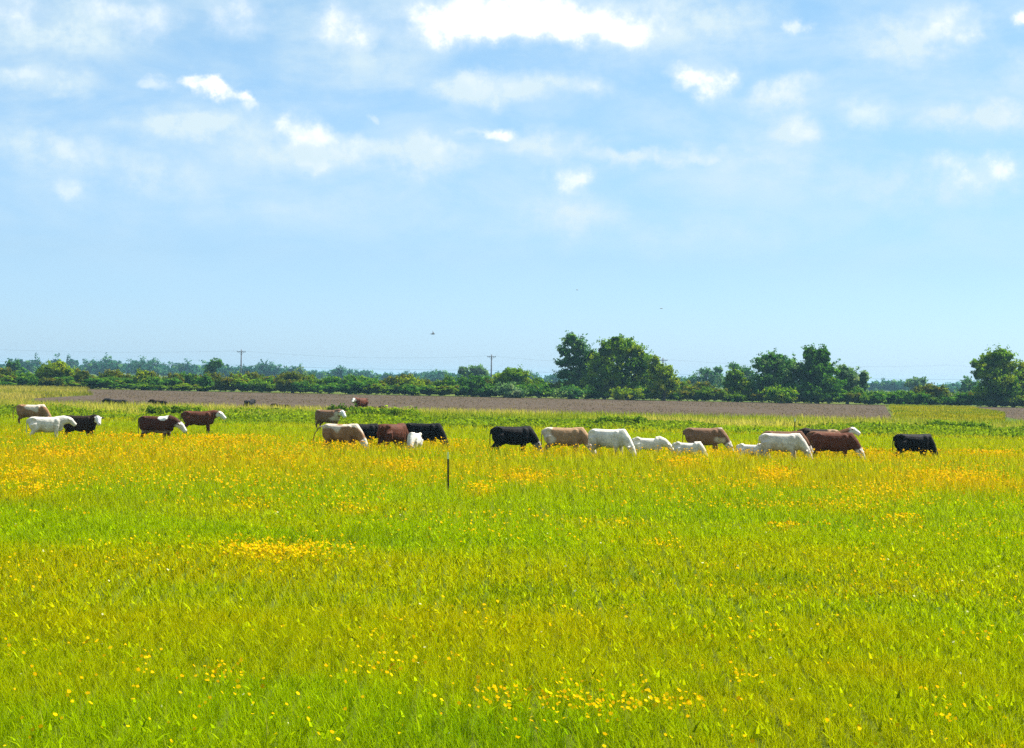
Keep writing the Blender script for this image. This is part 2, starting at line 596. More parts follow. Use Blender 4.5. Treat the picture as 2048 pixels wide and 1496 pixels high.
# thin scatter over the whole meadow, thicker in the belt where the herd grazes
x, y = wedge(17, 70, 5200)
keep = fbm(x, y, 5.0, 55) > 0.50
fx = np.concatenate([fx, x[keep]]); fy = np.concatenate([fy, y[keep]])
x, y = wedge(58, 106, 6500)
keep = fbm(x, y * .6, 7.0, 91) + .12 * rng.random(len(x)) > 0.56
fx = np.concatenate([fx, x[keep]]); fy = np.concatenate([fy, y[keep]])
n = len(fx)
fz = turf_height(fx, fy) * rng.uniform(.78, 1.12, n)
size = (0.016 + 0.00019 * fy) * rng.uniform(.7, 1.35, n)
nr = np.stack([rng.normal(.3, .5, n), rng.normal(-.6, .7, n), np.ones(n)], 1)
hue = rng.random((n, 1)) * .7 + np.clip((fy[:, None] - 45) / 40, 0, 1) * .5
hue = np.clip(hue, 0, 1)
fc = np.array([0.74, 0.52, 0.004]) * (1 - hue) + np.array([0.66, 0.33, 0.002]) * hue
V, Fc, Cc = discs(np.stack([fx, fy, fz], 1), size, nr, fc * rng.uniform(.8, 1.1, (n, 1)))
o = link('wildflowers', np_mesh('wildflowers', V, Fc, Cc), M_PETAL)
tag(o, 'orange and yellow wildflowers scattered in patches through the meadow grass', 'wildflowers', kind='stuff')
x, y = wedge(17, 50, 420)
n = len(x)
keep = rng.random(n) < np.where(y < 30, 0.5, .3)
x, y = x[keep], y[keep]; n = len(x)
V, Fc, Cc = discs(np.stack([x, y, turf_height(x, y) * rng.uniform(.8, 1.1, n)], 1), (.006 + .0003 * y) * rng.uniform(.7, 1.5, n),
                  np.stack([rng.normal(0, .8, n), rng.normal(-.4, .6, n), np.ones(n)], 1), np.array([[.70, .68, .34]]) * rng.uniform(.7, 1.1, (n, 1)))
o = link('pale_flowers', np_mesh('pale_flowers', V, Fc, Cc), M_PETAL)
tag(o, 'tiny cream-white flower heads dotted through the near grass', 'wildflowers', kind='stuff')

# ------------------------------------------------------------------ leaf clouds
def leaf_quads(P, nrm, size, col):
    n = len(P)
    nrm = nrm / (np.linalg.norm(nrm, axis=1, keepdims=True) + 1e-9)
    rv = rng.normal(0, 1, (n, 3))
    u = np.cross(nrm, rv); u /= (np.linalg.norm(u, axis=1, keepdims=True) + 1e-9)
    v = np.cross(nrm, u)
    s = size[:, None]
    V = np.zeros((n, 4, 3))
    V[:, 0] = P - u * s * .75
    V[:, 1] = P - v * s * .42 + nrm * s * .12
    V[:, 2] = P + u * s * .75
    V[:, 3] = P + v * s * .42 + nrm * s * .12
    idx = np.arange(n)[:, None] * 4 + np.arange(4)[None]
    return V.reshape(-1, 3), idx, np.repeat(col, 4, 0)


def crown(lobes, leaf, per_clump, tones, clump=0.34, clumps=28, sprigs=6, hollow=0.35, ragged=1.0, seed=0):
    """lobes: (centre, (rx,ry,rz)).  Leaf clumps sit in each lobe's shell; each clump is its own little tuft of leaves"""
    Ps, Ns, Ss, Cs = [], [], [], []
    tones = np.array(tones, dtype=float)
    for c, r in lobes:
        c, r = np.array(c, float), np.array(r, float)
        k = clumps
        d = rng.normal(0, 1, (k, 3)); d /= np.linalg.norm(d, axis=1, keepdims=True)
        rad = rng.uniform(hollow, 1.0, k) ** .5
        cc = c + d * r * (rad * rng.uniform(.85, 1.08, k))[:, None]
        cr = clump * float(r.mean()) * rng.uniform(.55, 1.25, k)
        for j in range(k):
            m = int(per_clump * rng.uniform(.6, 1.3))
            o = rng.normal(0, 1, (m, 3)); o /= np.linalg.norm(o, axis=1, keepdims=True)
            rr = rng.random(m) ** .45
            off = o * (rr * cr[j])[:, None] * np.array([1.15, 1.15, .8])
            Ps.append(cc[j] + off)
            Ns.append(o * .9 + d[j] * .8 + np.array([0, 0, .5]) + rng.normal(0, .55, (m, 3)))
            Ss.append(leaf * rng.uniform(.6, 1.35, m))
            t = rng.random()
            base = tones[0] * (1 - t) + tones[1] * t
            if len(tones) > 2 and rng.random() < .28: base = tones[2]
            Cs.append(base[None] * rng.uniform(.7, 1.25, (m, 1)))
        # twigs that poke out of the outline
        for j in range(sprigs):
            dd = rng.normal(0, 1, 3); dd[2] = abs(dd[2]) * 1.1; dd /= np.linalg.norm(dd)
            m = 14
            t = rng.uniform(.85, 1.0 + .30 * ragged, m)
            Ps.append(c + dd * r * t[:, None] + rng.normal(0, leaf * .5, (m, 3)))
            Ns.append(rng.normal(0, 1, (m, 3)) + dd)
            Ss.append(leaf * rng.uniform(.6, 1.1, m))
            Cs.append((tones[0] * .5 + tones[1] * .5)[None] * rng.uniform(.6, 1.2, (m, 1)))
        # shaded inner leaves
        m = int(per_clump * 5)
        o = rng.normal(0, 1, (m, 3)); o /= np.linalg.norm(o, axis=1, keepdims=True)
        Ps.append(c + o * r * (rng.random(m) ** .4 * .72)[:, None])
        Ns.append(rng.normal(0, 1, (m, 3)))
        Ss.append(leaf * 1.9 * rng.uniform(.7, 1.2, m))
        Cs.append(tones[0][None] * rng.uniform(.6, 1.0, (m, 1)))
    P, N, S, K = np.concatenate(Ps), np.concatenate(Ns), np.concatenate(Ss), np.concatenate(Cs)
    P[:, 2] = np.maximum(P[:, 2], 0.02)
    return leaf_quads(P, N, S, K)


def tube(pts, radii, k=7):
    pts = [V3(p) for p in pts]
    V, Fs = [], []
    for i, p in enumerate(pts):
        t = (pts[min(i + 1, len(pts) - 1)] - pts[max(i - 1, 0)]).normalized()
        a = t.cross(V3((0.21, 0.93, 0.3))).normalized()
        b = t.cross(a)
        for j in range(k):
            q = p + (a * math.cos(2 * PI * j / k) + b * math.sin(2 * PI * j / k)) * radii[i]
            V.append(q[:])
    for i in range(len(pts) - 1):
        for j in range(k):
            Fs.append((i * k + j, i * k + (j + 1) % k, (i + 1) * k + (j + 1) % k, (i + 1) * k + j))
    V.append(pts[0][:]); V.append(pts[-1][:])
    for j in range(k):
        Fs.append((len(V) - 2, (j + 1) % k, j))
        b0 = (len(pts) - 1) * k
        Fs.append((len(V) - 1, b0 + j, b0 + (j + 1) % k))
    return V, Fs


def join_py(lst):
    V, Fs = [], []
    for v, f in lst:
        o = len(V)
        V += list(v)
        Fs += [tuple(i + o for i in t) for t in f]
    return V, Fs


def py_mesh(name, lst, smooth=True):
    v, f = join_py(lst)
    me = bpy.data.meshes.new(name)
    me.from_pydata(v, [], f)
    me.update()
    if smooth:
        me.polygons.foreach_set('use_smooth', np.ones(len(me.polygons), dtype=bool))
    return me


# greens, darker to lighter, with an occasional third
OLIVE = [(0.050, 0.088, 0.004), (0.155, 0.185, 0.006), (0.160, 0.150, 0.010)]
MIDG = [(0.050, 0.150, 0.005), (0.185, 0.315, 0.004), (0.250, 0.340, 0.005)]
DARKG = [(0.028, 0.110, 0.014), (0.090, 0.225, 0.014), (0.140, 0.260, 0.010)]
LIMEG = [(0.110, 0.200, 0.004), (0.250, 0.340, 0.004), (0.290, 0.330, 0.006)]
TEAL = [(0.034, 0.130, 0.030), (0.115, 0.255, 0.048), (0.190, 0.310, 0.090)]
PALE = [(0.075, 0.175, 0.065), (0.170, 0.290, 0.110), (0.270, 0.360, 0.180)]
HAZY = [(0.020, 0.100, 0.065), (0.055, 0.165, 0.105), (0.080, 0.190, 0.090)]  # teal greens with some distance haze mixed into the leaf colour


def tree(name, label, dist, base_px, lobes_px, tones, leaf=0.34, per=46, clumps=30, depth=1.0, trunk_r=0.3, group=None, cat='tree', ragged=1.0, sprigs=7, clump=.34, hollow=.35):
    """lobes given as photograph px, py, half-width, half-height, with a depth offset in metres"""
    s = F / dist
    bx = ground_x(base_px, dist)
    t = empty(name, (bx, dist, 0))
    tag(t, label, cat, group)
    lob = []
    for L in lobes_px:
        px, py, rx, ry = L[:4]
        dy = L[4] if len(L) > 4 else rng.uniform(-.25, .25) * rx / s
        p = on_dist(px, py, dist)
        rx, ry = rx / s, ry / s
        lob.append(((p.x - bx, dy, max(p.z, ry * .7)), (rx, rx * depth * .9, ry)))
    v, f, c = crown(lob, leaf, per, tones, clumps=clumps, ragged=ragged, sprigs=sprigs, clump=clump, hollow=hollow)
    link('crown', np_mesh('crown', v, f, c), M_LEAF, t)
    tubes = []
    zt = min(l[0][2] for l in lob)
    fork = V3((0, 0, max(0.6, zt * .45)))
    tubes.append(tube([(0, 0, -.1), (trunk_r * .15, 0, fork.z * .5), fork], [trunk_r * 1.25, trunk_r, trunk_r * .85]))
    for (cx, cy, cz), r in lob:
        e = V3((cx, cy, cz + r[2] * .3))
        mid = fork.lerp(e, .5) + V3((0, 0, .12 * (e - fork).length))
        tubes.append(tube([fork - V3((0, 0, .15)), mid, e], [trunk_r * .62, trunk_r * .38, trunk_r * .1], 6))
        for q in range(4):
            d = V3(rng.normal(0, 1, 3)).normalized()
            e2 = V3((cx + d.x * r[0] * .85, cy + d.y * r[1] * .85, cz + abs(d.z) * r[2] * .85))
            tubes.append(tube([mid, mid.lerp(e2, .6) + V3((0, 0, .1)), e2], [trunk_r * .3, trunk_r * .18, trunk_r * .05], 5))
    link('trunk', py_mesh('trunk', tubes), M_BARK, t)
    return t


HD = 398.0
# --- the big clump right of the middle
tree('broad_tree', 'leaning dark tree with ragged left side, left half of the tallest clump', 402, 1172,
     [(1142, 682, 18, 14), (1157, 697, 20, 20), (1130, 704, 15, 9), (1146, 722, 24, 13), (1126, 727, 14, 6), (1138, 745, 20, 9), (1125, 752, 13, 5), (1160, 752, 24, 18), (1170, 730, 18, 22), (1160, 775, 26, 18), (1180, 712, 12, 12), (1181, 748, 18, 20)],
     TEAL, leaf=.30, per=34, clumps=20, ragged=2.2, sprigs=12, trunk_r=.25)
tree('broad_tree', 'broad rounded bright green tree, the tallest and widest crown in the hedge line', 398, 1235,
     [(1216, 700, 24, 20), (1250, 696, 28, 20), (1280, 722, 26, 24), (1202, 730, 26, 24), (1240, 735, 46, 32), (1288, 752, 26, 26), (1205, 762, 36, 28), (1250, 770, 50, 28), (1290, 776, 30, 22), (1234, 684, 14, 9), (1270, 700, 16, 12)],
     MIDG, per=50, clumps=34, trunk_r=.4, ragged=1.3, sprigs=9)
tree('small_tree', 'small yellow-green tree leaning on the right flank of the tallest clump', 392, 1328,
     [(1312, 738, 16, 20), (1328, 752, 22, 22), (1340, 770, 24, 18), (1315, 775, 22, 20), (1311, 722, 6, 10), (1340, 745, 7, 12)], LIMEG, per=34, clumps=22)
tree('bush', 'light green bush at the foot of the tallest tree clump', 388, 1255, [(1245, 786, 24, 13), (1270, 790, 22, 11)], LIMEG, leaf=.28, per=32, clumps=18, cat='bush')
tree('bush', 'blue-green bush below the leaning tree of the tallest clump', 388, 1140, [(1130, 785, 26, 14), (1150, 788, 20, 12)], TEAL, leaf=.28, per=32, clumps=18, cat='bush')
# --- the second clump
tree('hazy_tree', 'pale hazy spreading tree standing free left of the second clump', 760, 1412,
     [(1400, 760, 26, 14), (1425, 752, 24, 12), (1412, 745, 14, 8), (1380, 762, 12, 8), (1437, 740, 9, 5), (1432, 765, 22, 14)], TEAL, leaf=.5, per=26, clumps=16)
tree('hazy_tree', 'thin pale tree with flat top between the free hazy tree and the second clump', 640, 1478,
     [(1468, 734, 14, 7), (1490, 742, 14, 9), (1500, 752, 12, 10), (1478, 756, 20, 12)], TEAL, leaf=.45, per=22, clumps=11, hollow=.6)
tree('small_tree', 'dark small tree with bright right edge at the left end of the second clump', 396, 1475,
     [(1462, 768, 16, 22), (1470, 752, 14, 12), (1487, 770, 16, 18)], MIDG, per=36, clumps=22)
tree('broad_tree', 'broad grey-green tree with drooping branches, left half of the second clump', 398, 1555,
     [(1545, 718, 26, 14), (1530, 732, 24, 16), (1570, 735, 34, 22), (1545, 755, 36, 26), (1590, 745, 28, 28), (1525, 778, 32, 24), (1570, 782, 40, 24)], TEAL, per=44, clumps=28, trunk_r=.38, ragged=1.4)
tree('tall_tree', 'tall narrow tree with spiky top, right half of the second clump', 398, 1635,
     [(1618, 708, 14, 14), (1634, 712, 15, 14), (1648, 710, 12, 14), (1630, 730, 30, 22), (1652, 740, 24, 22), (1625, 755, 32, 26), (1655, 765, 34, 24), (1620, 785, 40, 20)], DARKG, per=44, clumps=28, trunk_r=.36, ragged=1.8, sprigs=11)
tree('willow_tree', 'pale feathery willow sloping down at the right end of the second clump', 404, 1695,
     [(1685, 744, 18, 14), (1702, 752, 22, 18), (1722, 766, 16, 18), (1685, 770, 28, 22), (1712, 780, 26, 14), (1727, 752, 8, 9)], PALE, per=34, clumps=22, ragged=1.4)
tree('bush', 'bright green bush in front of the broad grey-green tree', 386, 1562, [(1550, 788, 26, 16), (1575, 790, 22, 14)], MIDG, leaf=.28, per=34, clumps=20, cat='bush')
# --- right edge
tree('broad_tree', 'tall ragged tree standing alone near the right end of the hedge', 396, 1990,
     [(2000, 712, 26, 16), (1975, 728, 24, 18), (2010, 732, 24, 20), (1958, 730, 12, 8), (1990, 752, 34, 24), (2015, 765, 26, 30), (1980, 780, 36, 26), (2010, 792, 30, 18), (1962, 748, 16, 8)], MIDG, per=46, clumps=30, trunk_r=.4, ragged=1.7, sprigs=10)
tree('broad_tree', 'lime green tree cut off by the right end of the view', 400, 2052, [(2045, 745, 16, 22), (2060, 765, 30, 34), (2040, 785, 22, 22), (2075, 745, 24, 26)], LIMEG, per=40, clumps=24)
tree('hazy_tree', 'hazy blue-green tree showing left of the lone ragged tree', 640, 1942, [(1935, 768, 15, 14), (1950, 775, 18, 18), (1930, 782, 16, 10)], TEAL, leaf=.45, per=30, clumps=16)
# --- the hedge: bushes one can tell apart
tree('rounded_bush', 'large dark rounded bush close right of the middle utility pole', 400, 1027, [(1025, 750, 30, 17), (1042, 762, 24, 22), (1005, 764, 22, 18), (1020, 780, 34, 16)], MIDG, leaf=.32, per=44, clumps=28, cat='bush')
tree('rounded_bush', 'pale green bush in front of the large dark bush by the middle pole', 388, 1018, [(1015, 780, 26, 15), (1035, 786, 20, 11)], PALE, leaf=.28, per=32, clumps=20, cat='bush')
tree('rounded_bush', 'dark bush left of the middle utility pole foot', 397, 945, [(930, 772, 24, 18), (955, 768, 24, 20), (968, 782, 20, 12)], DARKG, leaf=.3, per=38, clumps=24, cat='bush')
tree('small_tree', 'rounded light green tree rising above the left end of the hedge', 400, 112, [(110, 737, 24, 14), (128, 744, 18, 12), (95, 748, 20, 14), (115, 757, 30, 12)], LIMEG, per=40, clumps=24)
tree('rounded_bush', 'olive bush right beside the rounded light green tree', 398, 168, [(165, 752, 16, 11), (172, 760, 20, 12)], OLIVE, leaf=.28, per=34, clumps=20, cat='bush')
tree('rounded_bush', 'light green pointed bush below the hazy dome-shaped tree', 398, 285, [(284, 752, 14, 12), (290, 764, 22, 10)], LIMEG, leaf=.28, per=34, clumps=20, cat='bush')
tree('rounded_bush', 'dark round bush near the dark spurred tree left of the first pole', 396, 408, [(408, 765, 14, 13), (405, 775, 18, 10)], DARKG, leaf=.28, per=34, clumps=20, cat='bush')
tree('rounded_bush', 'olive dome-shaped bush between the first pole and the herd below', 398, 585, [(585, 756, 18, 12), (592, 768, 26, 13)], OLIVE, leaf=.28, per=34, clumps=22, cat='bush')
tree('rounded_bush', 'light green bush with sunlit top in the middle of the hedge', 398, 825, [(822, 766, 24, 12), (838, 776, 26, 13)], LIMEG, leaf=.28, per=34, clumps=22, cat='bush')
tree('rounded_bush', 'brownish dome bush alone on the low hedge near the lone right tree', 396, 1867, [(1862, 780, 20, 11), (1875, 786, 26, 14), (1850, 794, 22, 12)], OLIVE, leaf=.3, per=38, clumps=24, cat='bush')
# --- hazy trees farther back that stand out
FARD = 1250.0
def hazy(label, px, lobes, tones=HAZY, d=FARD, **k):
    return tree('hazy_tree', label, d, px, lobes, tones, leaf=.8, per=22, clumps=14, trunk_r=.35, sprigs=4, **k)


hazy('hazy dome-shaped tree, the highest in the distance at the left', 291, [(290, 732, 24, 16), (305, 745, 18, 14), (278, 748, 18, 12)])
hazy('hazy tree with lumpy top left of the dome-shaped one', 217, [(215, 733, 22, 14), (232, 742, 16, 12), (200, 745, 16, 10)])
hazy('dark little tree with hooked top at the far left', 32, [(32, 738, 10, 11), (38, 748, 14, 9), (22, 732, 5, 4)], DARKG, d=620)
hazy('dark narrow tree with two spurs left of the first utility pole', 425, [(424, 736, 9, 13), (420, 748, 10, 10), (436, 728, 4, 5)], DARKG, d=620)
hazy('small hazy tree just left of the first utility pole', 457, [(457, 744, 16, 12), (468, 750, 14, 9)])
hazy('wide hazy tree right of the first utility pole', 540, [(530, 737, 20, 15), (552, 743, 20, 13), (525, 748, 22, 12), (568, 750, 14, 9)])
hazy('hazy round tree with light green neighbour right of the wide hazy tree', 600, [(600, 746, 10, 11), (607, 752, 12, 9)], LIMEG)
hazy('compact hazy tree halfway between the two left poles', 676, [(676, 746, 15, 12), (680, 754, 18, 9)])
hazy('hazy small tree standing behind the light green middle bush', 815, [(810, 754, 18, 10), (830, 757, 14, 9)])
hazy('hazy round tree right of the light green middle bush', 865, [(862, 758, 18, 12), (878, 763, 14, 9)])
hazy('thin spreading pale tree with flat crown left of the middle pole', 950, [(927, 743, 8, 5), (955, 739, 13, 5), (965, 746, 11, 7), (940, 752, 16, 8), (957, 755, 16, 7)], PALE, d=640, hollow=.6)
hazy('hazy feathery tree over the low hedge left of the brown dome bush', 1825, [(1822, 766, 14, 9), (1835, 770, 14, 10), (1845, 762, 5, 4)], PALE, d=760)

# --- the rest of the hedge: two rows of bushes, copies of a few
def bush_variant(tones, w, hgt, seed):
    lob = []
    for i in range(4):
        lob.append(((rng.uniform(-.45, .45) * w, rng.uniform(-.4, .4), hgt * rng.uniform(.42, .62)), (w * rng.uniform(.32, .5), w * .4, hgt * rng.uniform(.34, .48))))
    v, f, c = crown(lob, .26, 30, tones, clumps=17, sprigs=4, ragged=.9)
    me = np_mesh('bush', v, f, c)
    me.materials.append(M_LEAF)
    return me


DARK_L = 'dark green bush, one of many packed along the low hedge'
OLIV_L = 'olive brown-green bush, one of many packed along the low hedge'
var = [(bush_variant(OLIVE, 3.6, 2.6, 1), OLIV_L), (bush_variant(DARKG, 3.4, 2.6, 2), DARK_L), (bush_variant(OLIVE, 4.2, 2.6, 3), OLIV_L),
       (bush_variant(DARKG, 3.8, 2.6, 4), DARK_L), (bush_variant([OLIVE[0], MIDG[1], OLIVE[2]], 3.8, 2.6, 5), OLIV_L), (bush_variant([DARKG[0], MIDG[1]], 3.6, 2.6, 6), DARK_L)]
def hedge_row(px0, px1, step, dist, h0, h1, pick):
    px = px0
    while px < px1:
        vi = int(rng.choice(pick))
        me, lab = var[vi]
        d = dist + rng.uniform(-3, 3)
        o = bpy.data.objects.new('bush', me)
        C.objects.link(o)
        o.location = (ground_x(px, d), d, -.05)
        sc_ = rng.uniform(.65, 1.4)
        o.scale = (sc_ * (1 if rng.random() < .5 else -1), sc_, rng.uniform(h0, h1))
        o.rotation_euler = (0, 0, rng.uniform(-.6, .6))
        tag(o, lab, 'bush', 'bushes packed along the low hedge')
        px += step * rng.uniform(.7, 1.35)


hedge_row(-160, 2230, 25, 396, .45, 1.05, [0, 1, 1, 3, 4, 5])
hedge_row(-160, 2230, 25, 403, .80, 1.50, [0, 1, 2, 4, 3, 5])
# far wood on the horizon, seen as one hazy mass
lob = []
px = -500.0
while px < 2600:
    d = rng.uniform(1250, 1700)
    hgt = rng.uniform(4.5, 9.8) * (1.0 + .30 * (px < 420)) * (.82 if px > 700 else 1)
    w = rng.uniform(7, 13)
    lob.append(((ground_x(px, d), d, hgt * .52), (w * .62, w * .5, hgt * .5)))
    px += rng.uniform(6, 16)
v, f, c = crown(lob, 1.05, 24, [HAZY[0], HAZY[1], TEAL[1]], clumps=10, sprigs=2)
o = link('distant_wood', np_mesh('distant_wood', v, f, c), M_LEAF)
tag(o, 'long hazy blue-green wood along the horizon behind the hedge', 'wood', kind='stuff')

# ------------------------------------------------------------------ ditch weeds and dry grass before the ploughed field
parts = []
n = 42000
y = rng.uniform(146, 172, n)
x = rng.uniform(-1, 1, n) * (y * 1024 / F * 1.25 + 3)
gap = fbm(x, y, 9.0, 61)
keep = gap > 0.43
x, y, gap = x[keep], y[keep], gap[keep]
n = len(x)
hgt = .30 + .42 * np.clip((gap - .43) * 3, 0, 1)
z = rng.random(n) ** .6 * hgt
nn = rng.normal(0, .7, (n, 3)) + np.array([.1, -.25, .7])
t = np.clip(fbm(x, y, 2.5, 71) * 1.6 - .35 + rng.normal(0, .15, n), 0, 1)[:, None]
cc = np.array([[0.095, 0.170, 0.006]]) * (1 - t) + np.array([[0.220, 0.290, 0.008]]) * t
v, f, c = leaf_quads(np.stack([x, y, z], 1), nn, rng.uniform(.10, .22, n), cc * rng.uniform(.7, 1.2, (n, 1)))
parts.append((v, f, c))
o = link('ditch_weeds', flush('ditch_weeds', parts), M_LEAF)
tag(o, 'band of leafy bright green weeds along the ditch behind the herd', 'weeds', kind='stuff')


def weed_clump(label, px, d, w, h, tones):
    lob = [((rng.uniform(-.4, .4) * w, rng.uniform(-.3, .3), h * .5), (w * .35, w * .3, h * .5)) for _ in range(5)]
    v, f, c = crown(lob, .16, 26, tones, clumps=12, sprigs=4)
    o = link('weed_clump', np_mesh('weed_clump', v, f, c), M_LEAF)
    o.location = (ground_x(px, d), d, 0)
    tag(o, label, 'weeds')
    return o


W_T = [(0.070, 0.150, 0.006), (0.180, 0.280, 0.008), (0.220, 0.310, 0.010)]
W_D = [(0.035, 0.090, 0.010), (0.095, 0.170, 0.010), (0.130, 0.200, 0.012)]
weed_clump('lush green weed clump hiding the legs of the white-faced cow on the bank', 760, 172, 5.0, .85, W_T)
weed_clump('darker weed clump left of the white-faced cow on the bank', 700, 176, 2.6, .9, W_D)
weed_clump('leafy weed clump on the ditch above the white cow with one foreleg forward', 1235, 160, 4.0, .7, W_T)
weed_clump('broad weed tuft on the ditch above the lone black cow', 1915, 168, 4.0, .75, W_T)
weed_clump('green weed clump on the ditch behind the leftmost red cow pair', 345, 165, 3.6, .75, W_T)

parts = []
n = 52000
y = rng.uniform(168, 209, n)
x = rng.uniform(-1, 1, n) * (y * 1024 / F * 1.25 + 3)
k = fbm(x, y, 12.0, 81)
straw = np.clip((k - .40) * 4, 0, 1)[:, None]
edge = y < 198 + 9 * fbm(x, y * 0, 6.0, 33)
x, y, straw = x[edge], y[edge], straw[edge]
n = len(x)
cc = (np.array([[.20, .25, .012]]) * (1 - straw) + np.array([[.40, .36, .07]]) * straw) * rng.uniform(.7, 1.2, (n, 1))
P = np.stack([x, y, np.zeros(n)], 1)
parts.append(blades(P, rng.uniform(.3, .82, n), rng.uniform(.05, .10, n), rng.uniform(0, 6.28, n), rng.uniform(.1, .5, n), rng.uniform(0, .6, n), cc, 1))
# uncut dry meadow past both ends of the ploughed soil
n = 26000
y = np.concatenate([rng.uniform(190, 392, n), rng.uniform(190, 392, n)])
u = np.concatenate([rng.uniform(-200, 230, n), rng.uniform(1770, 2010, n)])
x0 = y * (u - 1024) / F
lim_l = np.where(y < 255, 62, np.clip(70 + (y - 255) * 2.6, 70, 180))
keep = ((u < lim_l + 40 * (fbm(u, y, 30, 5) - .5)) & (u < 900)) | ((u > 1790 + 30 * (fbm(x0, y, 12, 15) - .5) - .06 * (y - 190)) & (u < 2060 - (y - 225) * .75 + 40 * (fbm(x0, y, 20, 19) - .5)))
y, u = y[keep], u[keep]
n = len(y)
x = y * (u - 1024) / F + EYE * ROLL
k = np.clip((fbm(x, y * .5, 8.0, 83) - .35) * 3, 0, 1)[:, None]
left = (u < 900)[:, None]
cc = np.where(left, np.array([[.19, .20, .02]]) * (1 - k) + np.array([[.36, .30, .07]]) * k, np.array([[.15, .20, .005]]) * (1 - k) + np.array([[.30, .25, .006]]) * k)
P = np.stack([x, y, np.zeros(n)], 1)
parts.append(blades(P, rng.uniform(.35, .75, n) * np.where(left[:, 0], 1.0, .5), rng.uniform(.08, .16, n), rng.uniform(0, 6.28, n), rng.uniform(.1, .5, n), rng.uniform(0, .6, n), cc * rng.uniform(.7, 1.2, (n, 1)), 1))
o = link('dry_grass', flush('dry_grass', parts), M_GRASS)
tag(o, 'strip of tall pale straw-coloured grass between the ditch and the brown soil', 'grass', kind='stuff')
# old stubble and clods that roughen the ploughed soil
n = 26000
y = np.sqrt(rng.uniform(190 ** 2, 391 ** 2, n))
u = rng.uniform(40, 1786, n)
u = np.concatenate([u, rng.uniform(1990, 2150, 1500)])
y = np.concatenate([y, rng.uniform(240, 390, 1500)])
n = len(y)
x = y * (u - 1024) / F + EYE * ROLL
keep = (fbm(x, y * .4, 14.0, 97) + .25 * rng.random(n) > .50) & ~((u < 190) & (y > 250))
x, y = x[keep], y[keep]
n = len(x)
t = rng.random((n, 1))
cc = np.array([[.050, .034, .022]]) * (1 - t) + np.array([[.150, .118, .062]]) * t
v, f, c = blades(np.stack([x, y, np.zeros(n)], 1), rng.uniform(.04, .13, n), rng.uniform(.08, .20, n), rng.uniform(0, 6.28, n), rng.uniform(.2, .8, n), rng.uniform(0, .6, n), cc, 1)
o = link('stubble', np_mesh('stubble', v, f, c), M_GRASS)
tag(o, 'short dry stubble and clods on the brown ploughed soil', 'stubble', kind='stuff')

# ------------------------------------------------------------------ cattle
def ring_loft(secs, k=14, sq=2.0):
    """secs: (centre, u half-axis vector, v half-axis vector); closed ends"""
    V, Fs = [], []
    for c, u, v in secs:
        c, u, v = V3(c), V3(u), V3(v)
        for j in range(k):
            a = 2 * PI * j / k
            ca, sa = math.cos(a), math.sin(a)
            ca = math.copysign(abs(ca) ** (2 / sq), ca)
            sa = math.copysign(abs(sa) ** (2 / sq), sa)
            V.append((c + u * ca + v * sa)[:])
    n = len(secs)
    for i in range(n - 1):
        for j in range(k):
            Fs.append((i * k + j, i * k + (j + 1) % k, (i + 1) * k + (j + 1) % k, (i + 1) * k + j))
    V.append(V3(secs[0][0])[:]); V.append(V3(secs[-1][0])[:])
    for j in range(k):
        Fs.append((len(V) - 2, (j + 1) % k, j))
        Fs.append((len(V) - 1, (n - 1) * k + j, (n - 1) * k + (j + 1) % k))
    return V, Fs


def limb(pts, radii, side=V3((0, 1, 0)), flat=1.0, k=10):
    """tapered limb; side is its width direction"""
    secs = []
    pts = [V3(p) for p in pts]
    for i, p in enumerate(pts):
        t = (pts[min(i + 1, len(pts) - 1)] - pts[max(i - 1, 0)]).normalized()
        s = (side - t * side.dot(t)).normalized()
        w = t.cross(s)
        secs.append((p, s * radii[i] * flat, w * radii[i]))
    return ring_loft(secs, k)


def ball(c, r, k=10):
    secs = []
    for i in range(7):
        a = -PI / 2 + PI * (i + .25) / 6.5
        secs.append(((c[0], c[1], c[2] + r[2] * math.sin(a)), (r[0] * math.cos(a), 0, 0), (0, r[1] * math.cos(a), 0)))
    return ring_loft(secs, k)


POSES = {  # poll (top of the head) and muzzle, side view, in a cow 1.36 m high at the back
    'graze': ((1.10, 0.66), (1.33, 0.22)),
    'graze_deep': ((1.04, 0.58), (1.22, 0.12)),
    'low': ((1.13, 1.02), (1.44, 0.66)),
    'level': ((1.10, 1.27), (1.43, 0.97)),
    'up': ((1.10, 1.48), (1.48, 1.26)),
    'lying': ((1.02, 1.36), (1.38, 1.16)),
}
COW_N = [0]


